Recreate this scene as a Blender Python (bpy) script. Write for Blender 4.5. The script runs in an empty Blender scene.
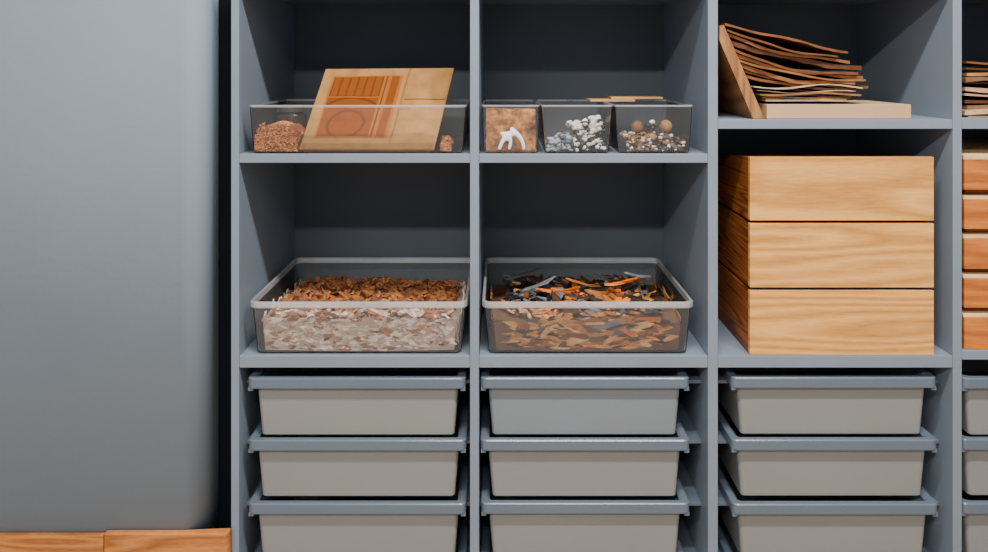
import bpy, bmesh, math, random
from mathutils import Vector, Matrix, Euler, noise
random.seed(7)
D=1.487; CZ=1.15; VX=500; VY=65; S=500.0
def P(px,py,y=0.0):
    k=(1+y/D)/S
    return Vector(((px-VX)*k, y, CZ+(VY-py)*k))
def X(px,y=0.0): return (px-VX)/S*(1+y/D)
def Z(py,y=0.0): return CZ+(VY-py)/S*(1+y/D)

# ------------------------------------------------------------ materials
def newmat(name):
    m=bpy.data.materials.new(name); m.use_nodes=True
    nt=m.node_tree; nt.nodes.clear()
    out=nt.nodes.new('ShaderNodeOutputMaterial')
    return m,nt,out
def N(nt,t,**kw):
    n=nt.nodes.new(t)
    for k,v in kw.items():
        if k.startswith('_'): setattr(n,k[1:],v)
        else: n.inputs[k.replace('__',' ')].default_value=v
    return n
def c4(c): return (c[0],c[1],c[2],1)
def ramp(nt,stops,const=False):
    r=nt.nodes.new('ShaderNodeValToRGB'); e=r.color_ramp.elements
    if const: r.color_ramp.interpolation='CONSTANT'
    while len(e)<len(stops): e.new(0.5)
    for i,(p,c) in enumerate(stops):
        e[i].position=p; e[i].color=c4(c)
    return r
def paint(name,c,var=0.06,rough=0.5,scale=6,bump=0.02,bscale=150,transl=0.0,spec=0.5):
    m,nt,out=newmat(name); L=nt.links
    b=N(nt,'ShaderNodeBsdfPrincipled',Roughness=rough)
    b.inputs['Specular IOR Level'].default_value=spec
    tc=nt.nodes.new('ShaderNodeTexCoord')
    no=N(nt,'ShaderNodeTexNoise',Scale=scale,Detail=4.0)
    L.new(tc.outputs['Object'],no.inputs['Vector'])
    r=ramp(nt,[(0.3,[x*(1-var) for x in c]),(0.7,[x*(1+var) for x in c])])
    L.new(no.outputs['Fac'],r.inputs[0]); L.new(r.outputs[0],b.inputs['Base Color'])
    n2=N(nt,'ShaderNodeTexNoise',Scale=bscale,Detail=3.0)
    L.new(tc.outputs['Object'],n2.inputs['Vector'])
    bp=N(nt,'ShaderNodeBump',Strength=bump*5,Distance=0.002)
    L.new(n2.outputs['Fac'],bp.inputs['Height']); L.new(bp.outputs[0],b.inputs['Normal'])
    if transl>0:
        t=N(nt,'ShaderNodeBsdfTranslucent'); L.new(r.outputs[0],t.inputs[0])
        mx=nt.nodes.new('ShaderNodeMixShader'); mx.inputs[0].default_value=transl
        L.new(b.outputs[0],mx.inputs[1]); L.new(t.outputs[0],mx.inputs[2]); L.new(mx.outputs[0],out.inputs[0])
    else: L.new(b.outputs[0],out.inputs[0])
    return m
def wood(name,cl,cd,stretch=(0.6,1,7),rough=0.5,rings=9,ringmix=0.4,nscale=2.2):
    m,nt,out=newmat(name); L=nt.links
    b=N(nt,'ShaderNodeBsdfPrincipled',Roughness=rough)
    b.inputs['Specular IOR Level'].default_value=.3
    tc=nt.nodes.new('ShaderNodeTexCoord')
    mp=nt.nodes.new('ShaderNodeMapping'); mp.inputs['Scale'].default_value=stretch
    oi=nt.nodes.new('ShaderNodeObjectInfo')
    mu=N(nt,'ShaderNodeMath',_operation='MULTIPLY'); mu.inputs[1].default_value=37.0
    L.new(oi.outputs['Random'],mu.inputs[0])
    cm=nt.nodes.new('ShaderNodeCombineXYZ')
    for i in range(3): L.new(mu.outputs[0],cm.inputs[i])
    L.new(tc.outputs['Object'],mp.inputs['Vector']); L.new(cm.outputs[0],mp.inputs['Location'])
    n1=N(nt,'ShaderNodeTexNoise',Scale=nscale,Detail=1.5,Roughness=0.4); L.new(mp.outputs[0],n1.inputs['Vector'])
    m1=N(nt,'ShaderNodeMath',_operation='MULTIPLY'); m1.inputs[1].default_value=rings; L.new(n1.outputs['Fac'],m1.inputs[0])
    pp=N(nt,'ShaderNodeMath',_operation='PINGPONG'); pp.inputs[1].default_value=0.5; L.new(m1.outputs[0],pp.inputs[0])
    m2=N(nt,'ShaderNodeMath',_operation='MULTIPLY'); m2.inputs[1].default_value=2*ringmix; L.new(pp.outputs[0],m2.inputs[0])
    mp2=nt.nodes.new('ShaderNodeMapping'); mp2.inputs['Scale'].default_value=[s*10 for s in stretch]
    L.new(tc.outputs['Object'],mp2.inputs['Vector'])
    n2=N(nt,'ShaderNodeTexNoise',Scale=5.0,Detail=6.0,Roughness=0.6); L.new(mp2.outputs[0],n2.inputs['Vector'])
    ma=N(nt,'ShaderNodeMath',_operation='MULTIPLY_ADD'); ma.inputs[1].default_value=1-ringmix
    L.new(n2.outputs['Fac'],ma.inputs[0]); L.new(m2.outputs[0],ma.inputs[2])
    r=ramp(nt,[(0.2,cd),(0.72,cl)])
    L.new(ma.outputs[0],r.inputs[0]); L.new(r.outputs[0],b.inputs['Base Color'])
    bp=N(nt,'ShaderNodeBump',Strength=0.15,Distance=0.001)
    L.new(ma.outputs[0],bp.inputs['Height']); L.new(bp.outputs[0],b.inputs['Normal'])
    L.new(b.outputs[0],out.inputs[0]); return m
def island(name,cols,rough=0.7,nscale=90,const=True):
    m,nt,out=newmat(name); L=nt.links
    b=N(nt,'ShaderNodeBsdfPrincipled',Roughness=rough)
    b.inputs['Specular IOR Level'].default_value=.3
    g=nt.nodes.new('ShaderNodeNewGeometry')
    n=len(cols)
    r=ramp(nt,[(i/n if const else i/max(1,n-1),c) for i,c in enumerate(cols)] if n>1 else [(0,cols[0]),(1,cols[0])],const)
    L.new(g.outputs['Random Per Island'],r.inputs[0])
    tc=nt.nodes.new('ShaderNodeTexCoord')
    no=N(nt,'ShaderNodeTexNoise',Scale=nscale,Detail=4.0)
    L.new(tc.outputs['Object'],no.inputs['Vector'])
    r2=ramp(nt,[(0.3,(0.55,0.53,0.51)),(0.7,(1.0,1.0,1.0))])
    L.new(no.outputs['Fac'],r2.inputs[0])
    mx=N(nt,'ShaderNodeMix',_data_type='RGBA',_blend_type='MULTIPLY'); mx.inputs[0].default_value=1
    L.new(r.outputs[0],mx.inputs[6]); L.new(r2.outputs[0],mx.inputs[7])
    L.new(mx.outputs[2],b.inputs['Base Color'])
    bp=N(nt,'ShaderNodeBump',Strength=0.4,Distance=0.002)
    L.new(no.outputs['Fac'],bp.inputs['Height']); L.new(bp.outputs[0],b.inputs['Normal'])
    L.new(b.outputs[0],out.inputs[0]); return m
def plastic_clear(name,haze,tint=(1.0,1.0,1.0),hc=(0.95,0.96,0.98),rough=0.15):
    m,nt,out=newmat(name); L=nt.links
    t=N(nt,'ShaderNodeBsdfTransparent',Color=c4(tint))
    d=N(nt,'ShaderNodeBsdfDiffuse',Color=c4(hc)); tl=N(nt,'ShaderNodeBsdfTranslucent',Color=c4(hc))
    a=nt.nodes.new('ShaderNodeMixShader'); a.inputs[0].default_value=0.5
    L.new(d.outputs[0],a.inputs[1]); L.new(tl.outputs[0],a.inputs[2])
    b=nt.nodes.new('ShaderNodeMixShader')
    tc=nt.nodes.new('ShaderNodeTexCoord')
    no=N(nt,'ShaderNodeTexNoise',Scale=14.0,Detail=6.0); L.new(tc.outputs['Object'],no.inputs['Vector'])
    mr=nt.nodes.new('ShaderNodeMapRange'); mr.inputs[3].default_value=haze*0.6; mr.inputs[4].default_value=haze*1.4
    L.new(no.outputs['Fac'],mr.inputs[0]); L.new(mr.outputs[0],b.inputs[0])
    L.new(t.outputs[0],b.inputs[1]); L.new(a.outputs[0],b.inputs[2])
    g=N(nt,'ShaderNodeBsdfGlossy',Roughness=rough)
    f=N(nt,'ShaderNodeLayerWeight',Blend=0.12)
    e=nt.nodes.new('ShaderNodeMixShader')
    L.new(f.outputs['Fresnel'],e.inputs[0]); L.new(b.outputs[0],e.inputs[1]); L.new(g.outputs[0],e.inputs[2])
    L.new(e.outputs[0],out.inputs[0]); return m

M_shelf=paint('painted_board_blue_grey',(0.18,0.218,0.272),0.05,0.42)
M_back=paint('shaded_back_board',(0.06,0.075,0.095),0.06,0.6)  # shelf paint darkened, shadow inside the compartments put into the colour
M_wall=paint('wall_paint_blue_grey',(0.235,0.30,0.37),0.04,0.8,2.5,0.03,80,spec=.2)
M_floor=wood('floor_wood',(0.35,0.25,0.16),(0.22,0.14,0.08),(6,0.5,1))
M_ceil=paint('ceiling_paint',(0.7,0.7,0.68),0.02,0.8)
M_base=wood('baseboard_wood',(0.58,0.22,0.06),(0.25,0.075,0.017),(0.8,1,9))
M_ash=wood('ash_veneer',(0.78,0.40,0.115),(0.47,0.19,0.036),(0.5,1,4.5),0.55,13,0.42)
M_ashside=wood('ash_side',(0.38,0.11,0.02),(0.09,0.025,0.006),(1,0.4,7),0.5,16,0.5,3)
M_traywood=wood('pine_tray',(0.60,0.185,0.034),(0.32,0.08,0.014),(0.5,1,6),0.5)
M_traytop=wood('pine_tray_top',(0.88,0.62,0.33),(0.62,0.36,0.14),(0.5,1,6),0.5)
M_bin=paint('bin_plastic',(0.31,0.315,0.30),0.03,0.33,5,0.01,transl=0.3)
M_binblue=paint('bin_plastic_blue',(0.255,0.29,0.32),0.03,0.33,5,0.01,transl=0.3)
M_rim=paint('bin_rim_plastic',(0.105,0.135,0.175),0.03,0.28,5,0.01)
M_clear=plastic_clear('clear_plastic',0.028)
M_clearrim=plastic_clear('clear_plastic_rim',0.30)
M_frost=plastic_clear('tray_plastic',0.055)
M_frostrim=plastic_clear('tray_plastic_rim',0.42)
M_gap=paint('gap_shade_black',(0.004,0.006,0.010),0.05,0.9,spec=.1)  # near-black colour stands in for shade in the wall gap

# ------------------------------------------------------------ mesh builder
class MB:
    def __init__(s): s.bm=bmesh.new()
    def box(s,x0,x1,y0,y1,z0,z1,mat=0):
        v=[s.bm.verts.new(p) for p in [(x0,y0,z0),(x1,y0,z0),(x1,y1,z0),(x0,y1,z0),(x0,y0,z1),(x1,y0,z1),(x1,y1,z1),(x0,y1,z1)]]
        for f in [(0,3,2,1),(4,5,6,7),(0,1,5,4),(1,2,6,5),(2,3,7,6),(3,0,4,7)]:
            s.bm.faces.new([v[i] for i in f]).material_index=mat
    def prism(s,pts,y0,y1,mat=0):
        a=[s.bm.verts.new((p[0],y0,p[1])) for p in pts]; b=[s.bm.verts.new((p[0],y1,p[1])) for p in pts]
        n=len(pts)
        s.bm.faces.new(a).material_index=mat; s.bm.faces.new(b[::-1]).material_index=mat
        for i in range(n): s.bm.faces.new([a[i],b[i],b[(i+1)%n],a[(i+1)%n]]).material_index=mat
    def loft(s,cx,cy,prof,mats,caps=(True,True),seg=5,smooth=False):
        loops=[]
        for (hw,hd,z,r) in prof:
            L=[]
            for (sx,sy,a0) in [(1,1,0),(-1,1,90),(-1,-1,180),(1,-1,270)]:
                for i in range(seg+1):
                    a=math.radians(a0+90*i/seg)
                    L.append(s.bm.verts.new((cx+sx*(hw-r)+r*math.cos(a),cy+sy*(hd-r)+r*math.sin(a),z)))
            loops.append(L)
        n=len(loops[0])
        for k in range(len(loops)-1):
            for i in range(n):
                f=s.bm.faces.new([loops[k][i],loops[k][(i+1)%n],loops[k+1][(i+1)%n],loops[k+1][i]])
                f.material_index=mats[k]; f.smooth=smooth
        if caps[0]: s.bm.faces.new(loops[0][::-1]).material_index=mats[0]
        if caps[1]: s.bm.faces.new(loops[-1]).material_index=mats[-1]
    def cyl(s,c,r,h,mat=0,seg=24,r2=None):
        r2=r if r2 is None else r2
        a=[s.bm.verts.new((c[0]+r*math.cos(2*math.pi*i/seg),c[1]+r*math.sin(2*math.pi*i/seg),c[2])) for i in range(seg)]
        b=[s.bm.verts.new((c[0]+r2*math.cos(2*math.pi*i/seg),c[1]+r2*math.sin(2*math.pi*i/seg),c[2]+h)) for i in range(seg)]
        s.bm.faces.new(a[::-1]).material_index=mat; s.bm.faces.new(b).material_index=mat
        for i in range(seg): s.bm.faces.new([a[i],a[(i+1)%seg],b[(i+1)%seg],b[i]]).material_index=mat
    def ico(s,c,r,mat=0,sub=2,sq=(1,1,1),jit=0.0):
        q=bmesh.ops.create_icosphere(s.bm,subdivisions=sub,radius=1.0)
        off=Vector((random.random()*9,random.random()*9,random.random()*9))
        for v in q['verts']:
            d=1+jit*noise.noise(v.co*1.7+off)
            v.co=Vector((c[0]+v.co.x*r*sq[0]*d,c[1]+v.co.y*r*sq[1]*d,c[2]+v.co.z*r*sq[2]*d))
        fs={f for v in q['verts'] for f in v.link_faces}
        for f in fs: f.material_index=mat; f.smooth=True
    def chip(s,c,l,w,t,rot,mat=0,bend=0.0):
        n=random.choice([5,6,7]); R=Euler(rot).to_matrix()
        pts=[]
        for i in range(n):
            a=2*math.pi*(i+random.uniform(-.3,.3))/n
            pts.append((l/2*math.cos(a)*random.uniform(.75,1.1),w/2*math.sin(a)*random.uniform(.7,1.1)))
        def zz(x): return bend*(x/(l/2))**2*l
        a=[s.bm.verts.new(Vector(c)+R@Vector((p[0],p[1],-t/2+zz(p[0])))) for p in pts]
        b=[s.bm.verts.new(Vector(c)+R@Vector((p[0]*.9,p[1]*.85,t/2+zz(p[0])))) for p in pts]
        s.bm.faces.new(a[::-1]).material_index=mat; s.bm.faces.new(b).material_index=mat
        for i in range(n): s.bm.faces.new([a[i],a[(i+1)%n],b[(i+1)%n],b[i]]).material_index=mat
    def obj(s,name,mats,parent=None,bevel=0,smooth=False,norm=True):
        if norm: bmesh.ops.recalc_face_normals(s.bm,faces=s.bm.faces)
        me=bpy.data.meshes.new(name); s.bm.to_mesh(me); s.bm.free()
        for m in mats: me.materials.append(m)
        o=bpy.data.objects.new(name,me); bpy.context.collection.objects.link(o)
        if parent: o.parent=parent
        if smooth:
            for p in me.polygons: p.use_smooth=True
        if bevel:
            b=o.modifiers.new('bevel','BEVEL'); b.width=bevel; b.segments=2; b.limit_method='ANGLE'; b.angle_limit=math.radians(40)
        return o
def empty(name,loc=(0,0,0)):
    o=bpy.data.objects.new(name,None); bpy.context.collection.objects.link(o); return o

# ------------------------------------------------------------ room
YW=-0.008; XR=-0.588; R=0.045; YB=0.46; CH=2.5
NA=24
def wall_path(off):
    pts=[(-3.2,YW-off),(XR-R-.004,YW-off)]
    for i in range(NA+1):
        a=math.radians(90-90*i/NA)
        pts.append((XR-R+(R+off)*math.cos(a),YW+R-(R+off)*math.sin(a)))
    pts.append((XR+off,YW+R+.01)); pts.append((XR+off,YB)); return pts
mb=MB()
pts=wall_path(0)
lo=pts+[(-3.2,YB)]
a=[mb.bm.verts.new((p[0],p[1],0)) for p in lo]; b=[mb.bm.verts.new((p[0],p[1],CH)) for p in lo]
mb.bm.faces.new(a); mb.bm.faces.new(b[::-1])
for i in range(len(lo)):
    f=mb.bm.faces.new([a[i],a[(i+1)%len(lo)],b[(i+1)%len(lo)],b[i]]); f.smooth= i<len(pts)-1
mb.obj('wall_left',[M_wall])
mb=MB(); mb.box(-3.2,3.2,YB,YB+0.1,0,CH); mb.obj('wall_back',[M_wall])
mb=MB(); mb.box(-3.2,3.2,-4,YB+0.1,-0.1,0); mb.obj('floor',[M_floor])
mb=MB(); mb.box(-3.2,3.2,-4,YB+0.1,CH,CH+0.1); mb.obj('ceiling',[M_ceil])
mb=MB(); mb.box(XR+.0005,X(231)-.0005,.065,.08,0.0,CH); mb.obj('gap_shade_1',[M_gap])  # added strip, paints the dark of the gap between wall and shelf
ztop=Z(534,YW-0.012)
def bboard(x0,x1,th,z1,name,round_end=False):
    mb=MB(); ya=YW-th; yb=YW-.0005
    if round_end:
        pts=[(x0,ya)]
        r=.010
        for i in range(7):
            t=math.radians(-90+90*i/6); pts.append((x1-r+r*math.cos(t),ya+r+r*math.sin(t)))
        pts+=[(x1,YW+.006),(XR-R,yb),(x0,yb)]
    else: pts=[(x0,ya),(x1,ya),(x1,yb),(x0,yb)]
    A=[mb.bm.verts.new((p[0],p[1],0)) for p in pts]; B=[mb.bm.verts.new((p[0],p[1],z1)) for p in pts]
    mb.bm.faces.new(A); mb.bm.faces.new(B[::-1])
    for i in range(len(pts)): mb.bm.faces.new([A[i],B[i],B[(i+1)%len(pts)],A[(i+1)%len(pts)]])
    return mb.obj(name,[M_base],bevel=.0025)
xj=X(107,YW)
bboard(xj+.001,X(228,YW-.012),.014,ztop+.002,'baseboard_corner',True)
bboard(-3.2,xj-.001,.012,ztop-.003,'baseboard_left')

# ------------------------------------------------------------ shelving unit
unit=empty('shelving_unit')
ZT=Z(-11); DEP=0.40
pan=[(231,239),(470,479),(708,718),(953,962),(1192,1201)]
for i,(p0,p1) in enumerate(pan):
    mb=MB(); mb.box(X(p0),X(p1),0,DEP,0.0,ZT-0.0002); mb.obj('upright_%d'%(i+1),[M_shelf],unit,0.0012)
mb=MB(); mb.box(X(231),X(1201),0,DEP,ZT,ZT+0.018); mb.obj('top_board',[M_shelf],unit,0.0012)
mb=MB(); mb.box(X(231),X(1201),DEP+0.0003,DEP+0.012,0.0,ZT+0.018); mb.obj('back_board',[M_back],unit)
colx=[(pan[i][1],pan[i+1][0]) for i in range(4)]
shelves=[[(154,163),(356,368)],[(154,163),(356,368)],[(119.5,129),(356,368)],[(118,129),(351,360)]]
k=1
for c in range(4):
    for (a,b) in shelves[c]:
        mb=MB(); mb.box(X(colx[c][0])+0.0003,X(colx[c][1])-0.0003,0.001,DEP,Z(b),Z(a)); mb.obj('shelf_%d'%k,[M_shelf],unit,0.001); k+=1
    mb=MB(); mb.box(X(colx[c][0])+0.0003,X(colx[c][1])-0.0003,0.03,DEP,0.0,0.06); mb.obj('plinth_%d'%(c+1),[M_shelf],unit)

# ------------------------------------------------------------ bins with rails
rowpy=[378.5,440.5,504.5,568]
binpx=[(247,466),(481,691),(732,939),(963.5,1182)]
bd=0.345; y0=0.003
for c in range(4):
    x0=X(binpx[c][0],y0); x1=X(binpx[c][1],y0); cx=(x0+x1)/2; hw=(x1-x0)/2; cy=y0+bd/2; hd=bd/2
    for r,py in enumerate(rowpy):
        zt=Z(py,y0); H=0.1235; jx=random.uniform(-.0015,.0015); jy=random.uniform(0,.004)
        e=empty('storage_bin')
        m=MB()
        wt=hw-0.014; wb=hw-0.024; ddt=hd-0.013; ddb=hd-0.017
        m.loft(cx+jx,cy+jy,[(wb-.003,ddb-.003,zt-H,0.006),(wb,ddb,zt-H+0.003,0.008),(wt,ddt,zt-0.006,0.010),(wt-.003,ddt-.003,zt-0.006,0.009),(wb-.003,ddb-.003,zt-H+0.005,0.006),(wb-.006,ddb-.006,zt-H+0.003,0.004)],[0]*5,smooth=False)
        o=m.obj('body',[M_binblue if (c==1 and r==0) else M_bin],e)
        m=MB()
        m.loft(cx+jx,cy+jy,[(wt+.0005,ddt+.0005,zt-0.022,0.0115),(wt+.003,ddt+.002,zt-0.022,0.012),(wt+.003,ddt+.002,zt-0.015,0.012),(hw-.003,hd-.003,zt-0.015,0.010),(hw-.003,hd-.003,zt-0.021,0.010),(hw-.0005,hd-.0005,zt-0.021,0.012),(hw,hd,zt-0.019,0.012),(hw,hd,zt-0.002,0.012),(hw-.002,hd-.002,zt,0.011),(wt+.002,ddt+.001,zt,0.011),(wt-.0035,ddt-.0035,zt-0.004,0.009),(wt-.0035,ddt-.0035,zt-0.012,0.009)],[0]*11,caps=(False,False))
        for sx in (-1,1):
            xx=cx+jx+sx*(hw-0.006)
            m.box(xx-0.005,xx+0.005,y0+jy+0.004,y0+jy+0.018,zt-0.027,zt-0.0195)
        m.obj('rim',[M_rim],e)
        m=MB()
        xa=X(colx[c][0])+0.0002; xb=X(colx[c][1])-0.0002
        zr=zt-0.0212
        lw=max(x0-xa+0.011,0.008); rw=max(xb-x1+0.011,0.008)
        for (u,v) in ((xa,xa+lw),(xb-rw,xb)):
            m.box(u,v,0.046,DEP-0.01,zr-0.007,zr-0.0003)
        m.obj('bin_rail_%d_%d'%(c+1,r+1),[M_rim],unit,0.0005)

# ------------------------------------------------------------ clear trays
def tray(name,px0,px1,pyt,zb,yf,depth,taper,mats,rim=0.006,r=0.02,seg=6,rimh=0.007,wall=0.002):
    x0=X(px0,yf); x1=X(px1,yf); cx=(x0+x1)/2; hw=(x1-x0)/2; hd=depth/2; cy=yf+hd
    zt=Z(pyt,yf)
    m=MB(); a=hw-rim; b=hd-rim; t=taper; tf=taper*.5
    m.loft(cx,cy,[(a-t-.004,b-tf-.003,zb,r*.7),(a-t,b-tf,zb+.004,r*.8),(a,b,zt-rimh,r),(hw-.001,hd-.001,zt-rimh,r+.002),(hw,hd,zt-rimh+.002,r+.002),(hw,hd,zt-.001,r+.002),(hw-.001,hd-.001,zt,r+.002),(a-wall,b-wall,zt,r),(a-wall,b-wall,zt-rimh,r),(a-t-wall,b-tf-wall,zb+.005,r*.75),(a-t-.005,b-tf-.005,zb+wall,r*.6)],
       [0,0,1,1,1,1,1,1,0,0],seg=seg,smooth=False)
    o=m.obj(name,mats); return cx,cy,a-t-wall,b-tf-wall,a-wall,b-wall,zb+wall,zt
zs=Z(356)+0.0004; zs2=Z(154)+0.0004
T1=tray('plastic_tray',248,467.5,302.5,zs,0.0015,0.35,0.009,[M_frost,M_frostrim],rim=.004,r=.014,rimh=.012)
T2=tray('plastic_tray',482,695,302.5,zs,0.0015,0.35,0.009,[M_frost,M_frostrim],rim=.004,r=.014,rimh=.012)
B1=tray('clear_plastic_box',247,467,105,zs2,0.002,0.27,0.007,[M_clear,M_clearrim],rim=0.002,r=0.010,rimh=0.005,wall=0.0015)
B2=tray('clear_plastic_box',481.5,540,105,zs2,0.002,0.24,0.002,[M_clear,M_clearrim],rim=0.0015,r=0.006,rimh=0.004,wall=0.0015)
B3=tray('clear_plastic_box',541,613.5,105,zs2,0.002,0.24,0.006,[M_clear,M_clearrim],rim=0.0015,r=0.006,rimh=0.004,wall=0.0015)
B4=tray('clear_plastic_box',614.5,694,105,zs2,0.002,0.24,0.006,[M_clear,M_clearrim],rim=0.0015,r=0.006,rimh=0.004,wall=0.0015)

# contents -------------------------------------------------------
def fill(mb,T,hfun,mat,nx=40,ny=30,inset=0.006):
    cx,cy,wb,db,wt,dt,zb,zt=T
    def pos(u,v,z):
        f=(z-zb)/(zt-zb); hw=wb+(wt-wb)*f-inset; hd=db+(dt-db)*f-inset
        return Vector((cx+u*hw*(1-0.04*v*v*u*u),cy+v*hd*(1-0.04*u*u*v*v),z))
    top={}
    for i in range(nx+1):
        for j in range(ny+1):
            u=-1+2*i/nx; v=-1+2*j/ny
            top[i,j]=mb.bm.verts.new(pos(u,v,zb+hfun(u,v)))
    for i in range(nx):
        for j in range(ny):
            f=mb.bm.faces.new([top[i,j],top[i+1,j],top[i+1,j+1],top[i,j+1]]); f.material_index=mat
    ring=[(i,0) for i in range(nx)]+[(nx,j) for j in range(ny)]+[(i,ny) for i in range(nx,0,-1)]+[(0,j) for j in range(ny,0,-1)]
    low=[mb.bm.verts.new(pos(-1+2*i/nx,-1+2*j/ny,zb+0.001)) for i,j in ring]
    n=len(ring)
    for k in range(n):
        mb.bm.faces.new([low[k],low[(k+1)%n],top[ring[(k+1)%n]],top[ring[k]]]).material_index=mat
    mb.bm.faces.new(low[::-1]).material_index=mat
    return pos
M_bark=island('bark_chips',[(0.36,0.12,0.035),(0.20,0.06,0.02),(0.50,0.21,0.075),(0.10,0.033,0.014),(0.42,0.15,0.04),(0.30,0.13,0.06)])
M_pale=island('pale_shavings',[(0.70,0.53,0.43),(0.80,0.67,0.57),(0.48,0.30,0.21),(0.84,0.74,0.66),(0.28,0.13,0.07),(0.66,0.53,0.44)])
M_fillb=island('chip_bed',[(0.13,0.06,0.03)],nscale=60)
M_fillp=island('shaving_bed',[(0.45,0.33,0.26)],nscale=80)
M_dark=island('charred_chips',[(0.012,0.012,0.015),(0.03,0.027,0.027),(0.08,0.085,0.095),(0.010,0.010,0.010),(0.07,0.03,0.012),(0.16,0.17,0.19)])
M_orange=island('orange_chips',[(0.85,0.20,0.02),(0.60,0.14,0.018),(0.85,0.28,0.04),(0.26,0.07,0.018),(0.42,0.15,0.04),(0.05,0.028,0.015)])
M_tan=island('tan_shards',[(0.50,0.21,0.055),(0.32,0.105,0.025),(0.72,0.40,0.15),(0.14,0.042,0.013),(0.40,0.155,0.035),(0.05,0.022,0.01),(0.62,0.30,0.09)])

def hf1(u,v): return 0.060+0.008*noise.noise(Vector((u*3,v*3,1)))+0.007*(-v)
mb=MB(); pos=fill(mb,T1,lambda u,v:hf1(u,v)-0.006,4,inset=0.0055)
zb=T1[6]
for i in range(1500):
    u=random.uniform(-.90,.90); v=random.uniform(-.91,.91)
    p=pos(u,v,zb+hf1(u,v)+random.uniform(-.005,.005))
    l=random.uniform(.010,.038)
    mb.chip(p,l,l*random.uniform(.4,.8),random.uniform(.002,.006),(random.gauss(0,.4),random.gauss(0,.4),random.uniform(0,6.28)),0 if v>-.7 or random.random()<.4 else 1,random.uniform(-.1,.15))
for i in range(800):
    side=random.random()
    z=zb+random.uniform(.004,.064); l=random.uniform(.006,.034)
    if side<.7:
        u=random.uniform(-.96,.96); p=pos(u,-1,z); p.y+=0.001; rot=(math.pi/2+random.gauss(0,.14),random.gauss(0,.1),0)
    else:
        sg=random.choice((-1,1)); p=pos(sg,random.uniform(-.95,.95),z); rot=(random.gauss(0,.15),math.pi/2+random.gauss(0,.15),0)
    R0=Euler(rot).to_matrix()@Matrix.Rotation(random.uniform(-.6,.6) if random.random()<.7 and side<.7 and .015<z-zb<.06 else 0.0,3,'Z')
    mb.chip(p,l,l*random.uniform(.2,.6),random.uniform(.001,.003),R0.to_euler(),1 if random.random()<.92 else 0)
mb.obj('bark_chips',[M_bark,M_pale,M_fillb,M_dark,M_fillp],norm=False)

def hf2(u,v): return 0.061+0.014*noise.noise(Vector((u*2.5+5,v*2.5,1)))+0.006*(-v)
mb=MB(); pos=fill(mb,T2,lambda u,v:hf2(u,v)-0.008,4,inset=0.006)
zb=T2[6]
for i in range(560):
    u=random.uniform(-.82,.82); v=random.uniform(-.84,.84)
    p=pos(u,v,zb+hf2(u,v)+random.uniform(-.003,.010))
    dk = (u<-.25 and v>-.6) or v>.15 or u>.55
    mat=3 if (dk and random.random()<.8) or random.random()<.22 else (0 if abs(u)<.5 and v>-.8 else 1)
    if mat==1 and random.random()<.2: mat=0
    if random.random()<.12: mat=1
    l=random.uniform(.026,.085)
    if max(abs(u),abs(v))>.62: l=min(l,.036)
    mb.chip(p,l,min(.026,l*random.uniform(.22,.6)),random.uniform(.002,.005),(random.gauss(0,.3),random.gauss(0,.22),random.uniform(0,6.28)),mat,random.uniform(-.12,.15))
for i in range(380):
    z=zb+random.uniform(.008,.062); l=random.uniform(.025,.09)
    ang=random.gauss(0,.45)
    if random.random()<.7:
        u=random.uniform(-.77,.77); p=pos(u,-1,z); p.y+=0.001; rot=(math.pi/2+random.gauss(0,.05),0,0)
    else:
        sg=random.choice((-1,1)); p=pos(sg,random.uniform(-.77,.77),z); rot=(math.pi/2,0,math.pi/2)
    ang*=min(1,(z-zb)/.045, (zb+.085-z)/.04)
    R0=Euler(rot).to_matrix()@Matrix.Rotation(ang,3,'Z')
    mb.chip(p,l,min(.018,l*random.uniform(.12,.34)),random.uniform(.001,.003),R0.to_euler(),1 if random.random()<.78 else (3 if random.random()<.7 else 0))
for (pa,pb,mat) in [((500,285),(545,272),3),((520,296),(560,280),3),((498,278),(530,284),3),((545,300),(585,290),0),((565,283),(600,292),0),((590,275),(615,283),3),((600,290),(640,283),0),((530,292),(575,302),0),((550,296),(590,299),0),((620,276),(655,282),3)]:
    a=P(pa[0],pa[1],.12); b=P(pb[0],pb[1],.17)
    a.z=max(a.z,zb+.06)+.006; b.z=max(b.z,zb+.06)+.008
    d=b-a; q=d.to_track_quat('X','Z').to_euler()
    mb.chip((a+b)/2,d.length,.018,.003,q,mat,.05)
mb.obj('wood_shards',[M_orange,M_tan,M_fillb,M_dark,M_fillb],norm=False)

# --- box 1: orange granules
M_grain=island('orange_granules',[(0.62,0.24,0.07),(0.46,0.15,0.04),(0.74,0.35,0.12),(0.32,0.09,0.024)],nscale=200)
mb=MB(); zb=B1[6]
x0,x1=X(256,.02),X(298,.02)
def heap(xa,xb,ya,yb,hmax,n,r):
    cx=(xa+xb)/2; cy=(ya+yb)/2
    for i in range(n):
        u=random.uniform(-1,1); v=random.uniform(-1,1)
        h=hmax*max(0.1,(1-.45*u*u-.3*v*v))
        if random.random()<.5: z=h
        else:
            z=random.uniform(0,h)
            if random.random()<.7: v=-1
            else: u=-1
        rr=r*random.uniform(.7,1.2)
        mb.ico((cx+u*(xb-xa)/2,cy+v*(yb-ya)/2,zb+rr+z),rr,0,1,(1.2,1,.7))
    return
heap(x0,x1,.014,.11,.056,2300,.0021)
heap(X(441,.02),X(451,.02),.018,.09,.026,400,.0021)
mb.loft((x0+x1)/2,.062,[((x1-x0)/2-.001,.046,zb+.0005,.01),((x1-x0)/2-.002,.045,zb+.037,.01),((x1-x0)/2*.7,.03,zb+.052,.01)],[0,0])
mb.obj('orange_granules',[M_grain],norm=True)

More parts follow.
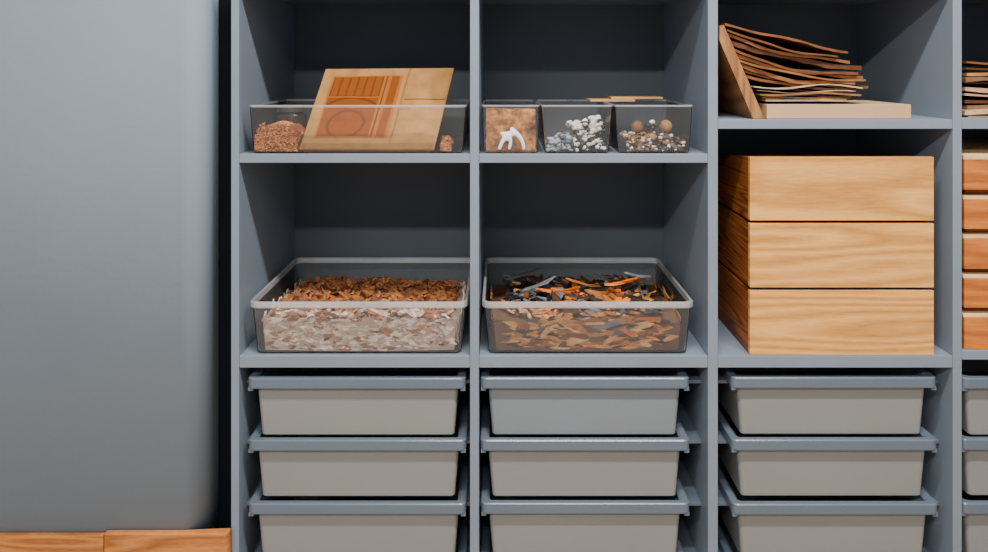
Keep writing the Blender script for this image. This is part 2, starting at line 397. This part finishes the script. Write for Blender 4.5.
# --- kraft paper bag with window
M_kraft=paint('kraft_paper',(0.35,0.175,0.058),0.2,0.9,30,0.12,60,spec=.1)
M_kraft2=paint('kraft_paper_edge',(0.25,0.12,0.038),0.2,0.9,30,0.12,60,spec=.1)
def winmat(name,kind):
    m,nt,out=newmat(name); L=nt.links
    b=N(nt,'ShaderNodeBsdfPrincipled',Roughness=0.7)
    b.inputs['Specular IOR Level'].default_value=.1
    tc=nt.nodes.new('ShaderNodeTexCoord')
    def waves(kind,scale,loc,stops):
        mp=nt.nodes.new('ShaderNodeMapping'); mp.inputs['Location'].default_value=loc
        L.new(tc.outputs['UV'],mp.inputs['Vector'])
        w=N(nt,'ShaderNodeTexWave',Scale=scale,Distortion=0.4); w.wave_type=kind
        if kind=='RINGS': w.rings_direction='SPHERICAL'
        L.new(mp.outputs[0],w.inputs['Vector'])
        r=ramp(nt,stops); L.new(w.outputs['Fac'],r.inputs[0]); return r
    if kind:
        r1=waves('RINGS',0.9,(-.5,-.3,0),[(0.02,(0.12,0.03,0.004)),(0.10,(0.20,0.05,0.0055))])
        L.new(r1.outputs[0],b.inputs['Base Color'])
    else:
        w=waves('BANDS',1.9,(0,0,0),[(0.08,(0.14,0.035,0.004)),(0.25,(0.21,0.054,0.006))])
        L.new(w.outputs[0],b.inputs['Base Color'])
    L.new(b.outputs[0],out.inputs[0]); return m
M_window=winmat('printed_window_panel',True); M_strip=winmat('printed_strip',False)
M_pdark=paint('orange_card',(0.33,0.10,0.013),0.08,0.7,20,spec=.1)

bag=empty('kraft_paper_bag')
yb0,yt0=.034,.13
BL=P(299,143,yb0); BR=P(434,146,yb0); TR=P(454,68,yt0); TL=P(326,69,yt0)
BL.z=B1[6]+.003; BR.z=BL.z
def bil(u,v): return BL*(1-u)*(1-v)+BR*u*(1-v)+TR*u*v+TL*(1-u)*v
nrm=((BR-BL).cross(TL-BL)).normalized()
if nrm.y>0: nrm=-nrm
def bagpt(u,v,side):
    p=bil(u,v)
    th=(.020*(1-v)**.7+.003)*min(1,6*u+.15,6*(1-u)+.15)
    bump=.0024*noise.noise(Vector((u*5,v*4,2)))+.0014*noise.noise(Vector((u*14,v*11,7)))
    if u>.6: bump+=.005*math.sin((u-.6)/.4*math.pi)*(.6+.4*math.sin(v*9))
    if side: return p+nrm*(-th) 
    return p+nrm*(bump*min(1,8*u,8*(1-u),8*v,8*(1-v)))
mb=MB(); nu,nv=36,24
g={}
for s in (0,1):
    for i in range(nu+1):
        for j in range(nv+1): g[s,i,j]=mb.bm.verts.new(bagpt(i/nu,j/nv,s))
for i in range(nu):
    for j in range(nv):
        mb.bm.faces.new([g[0,i,j],g[0,i+1,j],g[0,i+1,j+1],g[0,i,j+1]]); mb.bm.faces.new([g[1,i,j],g[1,i,j+1],g[1,i+1,j+1],g[1,i+1,j]])
for j in range(nv):
    mb.bm.faces.new([g[0,0,j],g[0,0,j+1],g[1,0,j+1],g[1,0,j]]); mb.bm.faces.new([g[0,nu,j],g[1,nu,j],g[1,nu,j+1],g[0,nu,j+1]])
for i in range(nu):
    mb.bm.faces.new([g[0,i,0],g[1,i,0],g[1,i+1,0],g[0,i+1,0]]); mb.bm.faces.new([g[0,i,nv],g[0,i+1,nv],g[1,i+1,nv],g[1,i,nv]])
mb.obj('paper_body',[M_kraft],bag)
def panel(u0,u1,v0,v1,off,mat,name,nn=14):
    me=bpy.data.meshes.new(name); bm=bmesh.new(); uvl=bm.loops.layers.uv.new('UVMap'); gg={}
    for s,o in ((0,off),(1,off-.0006)):
        for i in range(nn+1):
            for j in range(nn+1):
                u=u0+(u1-u0)*i/nn; v=v0+(v1-v0)*j/nn
                gg[s,i,j]=bm.verts.new(bagpt(u,v,0)+nrm*o)
    for i in range(nn):
        for j in range(nn):
            q=[(i,j),(i+1,j),(i+1,j+1),(i,j+1)]
            for s in (0,1):
                f=bm.faces.new([gg[s,a,b] for a,b in q])
                for l,(a,b_) in zip(f.loops,q): l[uvl].uv=(a/nn,b_/nn)
    bm.to_mesh(me); bm.free(); me.materials.append(mat)
    o=bpy.data.objects.new(name,me); bpy.context.collection.objects.link(o); o.parent=bag
panel(.08,.62,.14,.90,.0018,M_pdark,'label_card')
panel(.095,.48,.155,.62,.0028,M_window,'window_print')
panel(.095,.48,.64,.885,.0028,M_strip,'window_strip')
panel(.50,.51,.15,.89,.0030,paint('dark_line',(0.10,0.028,0.006),spec=.1),'label_line')
panel(.54,.60,.15,.89,.0028,M_strip,'side_strip')
panel(.02,.98,.005,.07,.0020,M_kraft2,'bottom_fold')
panel(.655,.665,.08,.99,.0016,M_kraft2,'crease_edge')
panel(.68,.99,.60,.99,.0024,M_kraft,'top_fold')

M_jar=paint('dark_jar_glass',(0.035,0.025,0.02),0.1,0.15)
mb=MB(); jx,jy=X(291,.17),.175
mb.cyl((jx,jy,B1[6]+.0005),.033,.066,0,28); mb.cyl((jx,jy,B1[6]+.0665),.027,.006,0,28); mb.cyl((jx,jy,B1[6]+.0725),.031,.014,1,28)
mb.obj('lidded_jar',[M_jar,paint('jar_lid',(0.05,0.035,0.03),0.1,0.3)],bevel=.001)

# --- box 2: cork slab + white coral
def corkmat():
    m,nt,out=newmat('cork_slab'); L=nt.links
    b=N(nt,'ShaderNodeBsdfPrincipled',Roughness=0.85)
    tc=nt.nodes.new('ShaderNodeTexCoord')
    no=N(nt,'ShaderNodeTexNoise',Scale=55.0,Detail=6.0,Roughness=.7); L.new(tc.outputs['Object'],no.inputs['Vector'])
    r=ramp(nt,[(.35,(.06,.018,.005)),(.5,(.27,.10,.022)),(.64,(.48,.22,.055))]); L.new(no.outputs['Fac'],r.inputs[0])
    L.new(r.outputs[0],b.inputs['Base Color']); L.new(b.outputs[0],out.inputs[0]); return m
M_cork=corkmat()
mb=MB(); zb=B2[6]
xa,xb=X(486,.025),X(536,.025)
def rough_block(mb,xa,xb,ya,yb,za,zb_,amp,mat=0,n=10,slant=0):
    g={}
    for i in range(n+1):
        for j in range(n+1):
            for kk in (0,1):
                x=xa+(xb-xa)*i/n; z=za+(zb_-za)*j/n; y=ya if kk==0 else yb
                y+=slant*(j/n)
                e=amp*noise.noise(Vector((x*60,z*60,kk*5+y*10)))
                xo=amp*.5*noise.noise(Vector((x*70,z*90,3)))
                g[i,j,kk]=mb.bm.verts.new((x+(xo if i in(0,n) else 0),y+(e if kk==0 else 0),z+(xo if j==n else 0)))
    F=mb.bm.faces.new
    for i in range(n):
        for j in range(n):
            F([g[i,j,0],g[i+1,j,0],g[i+1,j+1,0],g[i,j+1,0]]); F([g[i,j,1],g[i,j+1,1],g[i+1,j+1,1],g[i+1,j,1]])
    for i in range(n):
        F([g[i,0,0],g[i,0,1],g[i+1,0,1],g[i+1,0,0]]); F([g[i,n,0],g[i+1,n,0],g[i+1,n,1],g[i,n,1]])
        F([g[0,i,0],g[0,i+1,0],g[0,i+1,1],g[0,i,1]]); F([g[n,i,0],g[n,i,1],g[n,i+1,1],g[n,i+1,0]])
rough_block(mb,xa,xb,.040,.060,zb+.0005,Z(109,.04),.005,0,12,.004)
mb.obj('cork_bark_slab',[M_cork])
M_white=paint('white_coral',(0.92,0.90,0.85),0.05,0.5,50)
me=bpy.data.meshes.new('white_coral_branch')
cp=[(499,150),(502,142),(508,135),(514,131),(520,137),(523,143),(524,150),(511,142),(509,150),(511,127),(500,133)]
ed=[(0,1),(1,2),(2,3),(3,4),(4,5),(5,6),(2,7),(7,8),(3,9),(2,10)]
vs=[P(a,b_,.025) for a,b_ in cp]
for i in (0,6,8): vs[i].z=zb+.004
me.from_pydata([tuple(v) for v in vs],ed,[])
co=bpy.data.objects.new('white_coral_branch',me); bpy.context.collection.objects.link(co)
sk=co.modifiers.new('skin','SKIN')
for i,v in enumerate(me.skin_vertices[0].data):
    rr=[.0036,.0046,.0064,.0066,.0054,.0042,.0034,.0040,.0034,.0045,.0034][i]; v.radius=(rr,rr*.9)
ss=co.modifiers.new('sub','SUBSURF'); ss.levels=2; ss.render_levels=2
me.materials.append(M_white)

M_bw=island('shell_pebbles',[(0.9,0.88,0.84),(0.012,0.012,0.014),(0.85,0.8,0.72),(0.015,0.015,0.015),(0.92,0.9,0.86),(0.03,0.025,0.022),(0.02,0.02,0.025),(0.85,0.82,0.76)],rough=.35,nscale=20)
M_grey=island('grey_pebbles',[(0.16,0.19,0.23),(0.32,0.36,0.40),(0.08,0.10,0.12),(0.45,0.47,0.5)],rough=.4)
M_mix=island('seed_mix',[(0.28,0.13,0.045),(0.7,0.62,0.5),(0.07,0.035,0.017),(0.4,0.22,0.085),(0.02,0.017,0.014),(0.14,0.07,0.03),(0.12,0.13,0.15)],rough=.5,nscale=60)
mb=MB(); zb=B3[6]
def pile(mb,xa,xb,ya,yb,h0,h1,n,r,mat,jit=.35,rz=.7):
    for i in range(n):
        t=random.random(); x=xa+(xb-xa)*t; h=h0+(h1-h0)*t
        rr=r*random.uniform(.6,1.25)
        y=ya if random.random()<.55 else random.uniform(ya,yb)
        z=random.uniform(0,h) if y==ya else h*random.uniform(.8,1)
        mb.ico((x,y+rr,zb+rr+max(0,z-rr)),rr,mat,2,(random.uniform(.7,1.3),.9,rz*random.uniform(.7,1.3)),jit)
pile(mb,X(574,.02),X(604,.02),.012,.12,.054,.066,130,.0072,0,.6)
pile(mb,X(548,.02),X(576,.02),.014,.12,.018,.035,60,.006,1,.5)
mb.obj('shell_pebbles',[M_bw,M_grey],norm=True)
mb=MB(); zb=B4[6]
M_seed=island('seed_balls',[(0.36,0.17,0.05),(0.22,0.095,0.03),(0.42,0.22,0.07)],nscale=250)
pile(mb,X(627,.02),X(683,.02),.012,.12,.032,.028,190,.0048,1,.4)
pile(mb,X(627,.02),X(683,.02),.012,.12,.03,.03,35,.0045,0,.4)
for (a,b_) in [(637,127),(666,126)]:
    p=P(a,b_,.032); mb.ico(p,.0125,2,3,(1,1,1),.12)
    mb.ico((p.x,p.y+.004,zb+.02),.014,2,2,(1,1,1),.2)
p=P(652,122,.034)
for dx,dz in ((0,0),(.008,-.006),(-.008,-.007),(.001,-.012)): mb.ico((p.x+dx,p.y,p.z+dz),.0062,0,2,(1,.9,.8),.2)
mb.ico((p.x,p.y+.01,zb+.02),.016,2,2,(1,1,1.2),.2)
mb.obj('seed_balls',[M_bw,M_mix,M_seed],norm=True)
mb=MB(); zr=B3[7]+.0005
mb.box(X(588,.17),X(632,.17),.13,.21,zr,zr+.004); mb.box(X(610,.17),X(661,.17),.15,.23,zr+.0045,zr+.009)
mb.obj('wood_offcuts',[wood('offcut_wood',(0.52,0.30,0.13),(0.30,0.15,0.06))],bevel=.0005)

# ------------------------------------------------------------ drawer box (col 3)
dbx=empty('wooden_drawer_box'); yf=.003
xa,xb=X(750,yf),X(934,yf)
fr=[(157,220.6),(223.6,287.6),(290.6,356)]
for i,(a,b_) in enumerate(fr):
    z1=Z(a,yf); z0=Z(b_,yf) if i<2 else Z(356)+.0005
    mb=MB(); mb.box(xa,xb,yf,yf+.012,z0,z1); mb.obj('drawer_front_%d'%(i+1),[M_ash],dbx,.0008)
    mb=MB()
    low=.030 if i==0 else 0.0
    s0,s1=yf+.0125,.33
    def side(x0,x1):
        v=[(s0,z0),(s1,z0),(s1,z1-low),(s0,z1-.001)]
        A=[mb.bm.verts.new((x0,p[0],p[1])) for p in v]; B_=[mb.bm.verts.new((x1,p[0],p[1])) for p in v]
        mb.bm.faces.new(A); mb.bm.faces.new(B_[::-1])
        for k in range(4): mb.bm.faces.new([A[k],B_[k],B_[(k+1)%4],A[(k+1)%4]])
    side(xa+.0003,xa+.012); side(xb-.012,xb-.0003)
    mb.box(xa+.0125,xb-.0125,s1-.012,s1,z0,z1-low-.002)
    mb.box(xa+.0125,xb-.0125,s0,s1-.0125,z0+.002,z0+.008)
    mb.obj('drawer_carcass_%d'%(i+1),[M_ashside],dbx,.0005)

# ------------------------------------------------------------ stacked wooden trays (col 4)
st=empty('stacked_wooden_trays'); zb=Z(351)+.0005
tb=[(153,190),(193,229),(232,269),(272,308),(311,351)]
for i,(a,b_) in enumerate(tb):
    yf=.008; x0,x1=X(964.5,yf),X(1172,yf); z1=Z(a,yf); z0=Z(b_,yf) if i<4 else zb
    mb=MB(); zl=z1-.014
    mb.box(x0,x1,yf,yf+.014,z0,zl,0); mb.box(x0,x1,.33,.344,z0,zl,0)
    mb.box(x0,x0+.012,yf+.0145,.3295,z0,zl,0); mb.box(x1-.012,x1,yf+.0145,.3295,z0,zl,0)
    mb.box(x0,x1,yf+.003,.344,zl+.0003,z1-.0065 if i else z1-.004,1)
    if i:
        mb.box(x0+.02,x1-.02,yf+.03,.30,z1-.006,z1+.005,0)
    mb.obj('tray_%d'%(i+1),[M_traywood,M_traytop],st,.0008)

# ------------------------------------------------------------ veneer sheets
M_sheet=island('veneer_sheets',[(0.30,0.12,0.038),(0.17,0.058,0.018),(0.46,0.23,0.085),(0.11,0.036,0.013),(0.37,0.16,0.055),(0.22,0.08,0.025)],nscale=40)
M_sheetp=island('pale_sheets',[(0.58,0.36,0.19),(0.26,0.13,0.06),(0.66,0.46,0.27),(0.17,0.08,0.033),(0.42,0.24,0.11)],nscale=40)
def sheet(mb,pts,y0,y1,t,mat,sh=0.0):
    W=[P(a,b_,y0) for a,b_ in pts]
    n=len(W); fr=[];bk=[]
    for k,w in enumerate(W):
        j=.004*noise.noise(Vector((w.x*25,y0*90,w.z*40)))
        tt=t*(1+.35*noise.noise(Vector((w.x*30,w.z*55,4))))
        fr.append((mb.bm.verts.new((w.x,y0+j,w.z)),mb.bm.verts.new((w.x,y0+j,w.z-tt))))
        bk.append((mb.bm.verts.new((w.x+sh,y1,w.z)),mb.bm.verts.new((w.x+sh,y1,w.z-tt))))
    F=mb.bm.faces.new
    fs=[]
    for i in range(n-1):
        fs+= [F([fr[i][0],fr[i+1][0],bk[i+1][0],bk[i][0]]),F([fr[i][1],bk[i][1],bk[i+1][1],fr[i+1][1]]),F([fr[i][0],fr[i][1],fr[i+1][1],fr[i+1][0]]),F([bk[i][0],bk[i+1][0],bk[i+1][1],bk[i][1]])]
    fs+=[F([fr[0][0],bk[0][0],bk[0][1],fr[0][1]]),F([fr[-1][0],fr[-1][1],bk[-1][1],bk[-1][0]])]
    for f in fs: f.material_index=mat
stk=empty('veneer_sheet_stack')
mb=MB()
SH=[(725,23,848,51,1,.0045),(727,29,838,57,4,.004),(728,33,850,60,6,.006),(730,40,862,66,4,.0095),(733,48,858,73,8,.005),(735,53,863,75,6,.0075),(738,59,866,80,5,.004),(740,63,855,81,7,.0075),(744,70,850,86,3,.004),(746,75,868,87,5,.005)]
for i,(xl,yl,xr,yr,sg,t) in enumerate(SH):
    pts=[]
    for k_ in range(19):
        s=k_/18
        pts.append((xl+(xr-xl)*s, yl+(yr-yl)*s+sg*math.sin(math.pi*s**.9)+1.1*math.sin(i*2.3+s*9)*min(1,s*3)))
    yy=.014+random.uniform(0,.02)
    sheet(mb,pts,yy,.27+random.uniform(-.02,.02),t,0,random.uniform(-.006,.012))
for i in range(9):
    t=i/8; xl=754+10*t+random.uniform(0,4); xr=866+random.uniform(-20,5)
    pts=[(xl+(xr-xl)*k_/10, 86+14.5*t+ (1-t)*2.2*math.sin(k_/10*7+i*1.7)) for k_ in range(11)]
    sheet(mb,pts,.016+random.uniform(0,.02),.28,random.choice([.0015,.0025,.0036]),1 if i not in(2,5) else 0)
mb.obj('sheets',[M_sheet,M_sheetp],stk)
mb=MB(); zs3=Z(119.5)+.0005; mb.box(X(765.5,.02),X(909,.02),.012,.29,zs3,Z(104,.02)-.0005)
mb.obj('base_board',[paint('off_white_board',(0.50,0.32,0.18),0.05,0.6)],stk,.001)
M_lean=wood('leaning_board_wood',(0.36,0.17,0.065),(0.17,0.058,0.018),(6,1,.6))
mb=MB()
a=[P(719.3,40,.012),P(719.5,26,.012),P(724,25,.012),P(764,117,.012),P(764,119.3,.012),P(753,119.3,.012)]
pz=[(v.x,max(v.z,zs3)) for v in a]
mb.prism(pz,.012,.26); mb.obj('leaning_wood_board',[M_lean],bevel=.0006)

mb=MB()
for i in range(10):
    t=i/9; xl=964.5+random.uniform(0,3) ; yl=64+49*t
    pts=[(xl+ (1120-xl)*k_/8, yl-3+6*k_/8*(1-t)+1.2*math.sin(k_+i)) for k_ in range(9)]
    sheet(mb,pts,.02+random.uniform(0,.015),.28,random.choice([.004,.006,.009]),0 if i in(0,1,2,7) else 1)
mb.box(X(966,.03),X(1120,.03),.022,.28,Z(118)+.0005,Z(116,.02))
mb.obj('paper_stack',[M_sheet,M_sheetp])

# ------------------------------------------------------------ lights
def ceiling_light_or_fill(LX,LY,hw,pw,sy):  # builds the overhead lamp and the added fill lamp
    lamp=empty('ceiling_light_or_fill')
    mb=MB(); mb.box(LX-hw-.03,LX+hw+.03,LY-.11,LY+.11,CH-.05,CH-.0005); mb.obj('housing',[M_ceil],lamp,.004)
    mb=MB(); mb.box(LX-hw,LX+hw,LY-.09,LY+.09,CH-.054,CH-.0505); mb.obj('diffuser',[M_diff],lamp)
    ld=bpy.data.lights.new('ceiling_lamp_or_fill','AREA'); ld.shape='RECTANGLE'; ld.size=2*hw-.02; ld.size_y=sy; ld.energy=pw; ld.color=(1,.955,.90)
    lo=bpy.data.objects.new('lamp_emitter',ld); lo.location=(LX,LY,CH-.058); lo.parent=lamp; bpy.context.collection.objects.link(lo)
M_diff,nt,out=newmat('lamp_diffuser'); e=N(nt,'ShaderNodeEmission',Color=(1,.94,.87,1),Strength=4.0); nt.links.new(e.outputs[0],out.inputs[0])
ceiling_light_or_fill(0.45,-0.95,.70,84,.10)
ceiling_light_or_fill(-0.9,-2.7,1.3,135,.18)  # added unseen fill lamp further back, flattens the light from the front
w=bpy.data.worlds.new('room_ambient'); bpy.context.scene.world=w; w.use_nodes=True
w.node_tree.nodes['Background'].inputs[0].default_value=(0.86,0.93,1.0,1); w.node_tree.nodes['Background'].inputs[1].default_value=0.72

cam=bpy.data.cameras.new('camera'); co=bpy.data.objects.new('camera',cam); bpy.context.collection.objects.link(co)
co.location=(0,-D,CZ); co.rotation_euler=(math.pi/2,0,0)
cam.sensor_fit='HORIZONTAL'; cam.sensor_width=36; cam.lens=S*D/988*36
cam.shift_x=-(VX-494)/988; cam.shift_y=-(276-VY)/988
cam.clip_start=.01
bpy.context.scene.camera=co
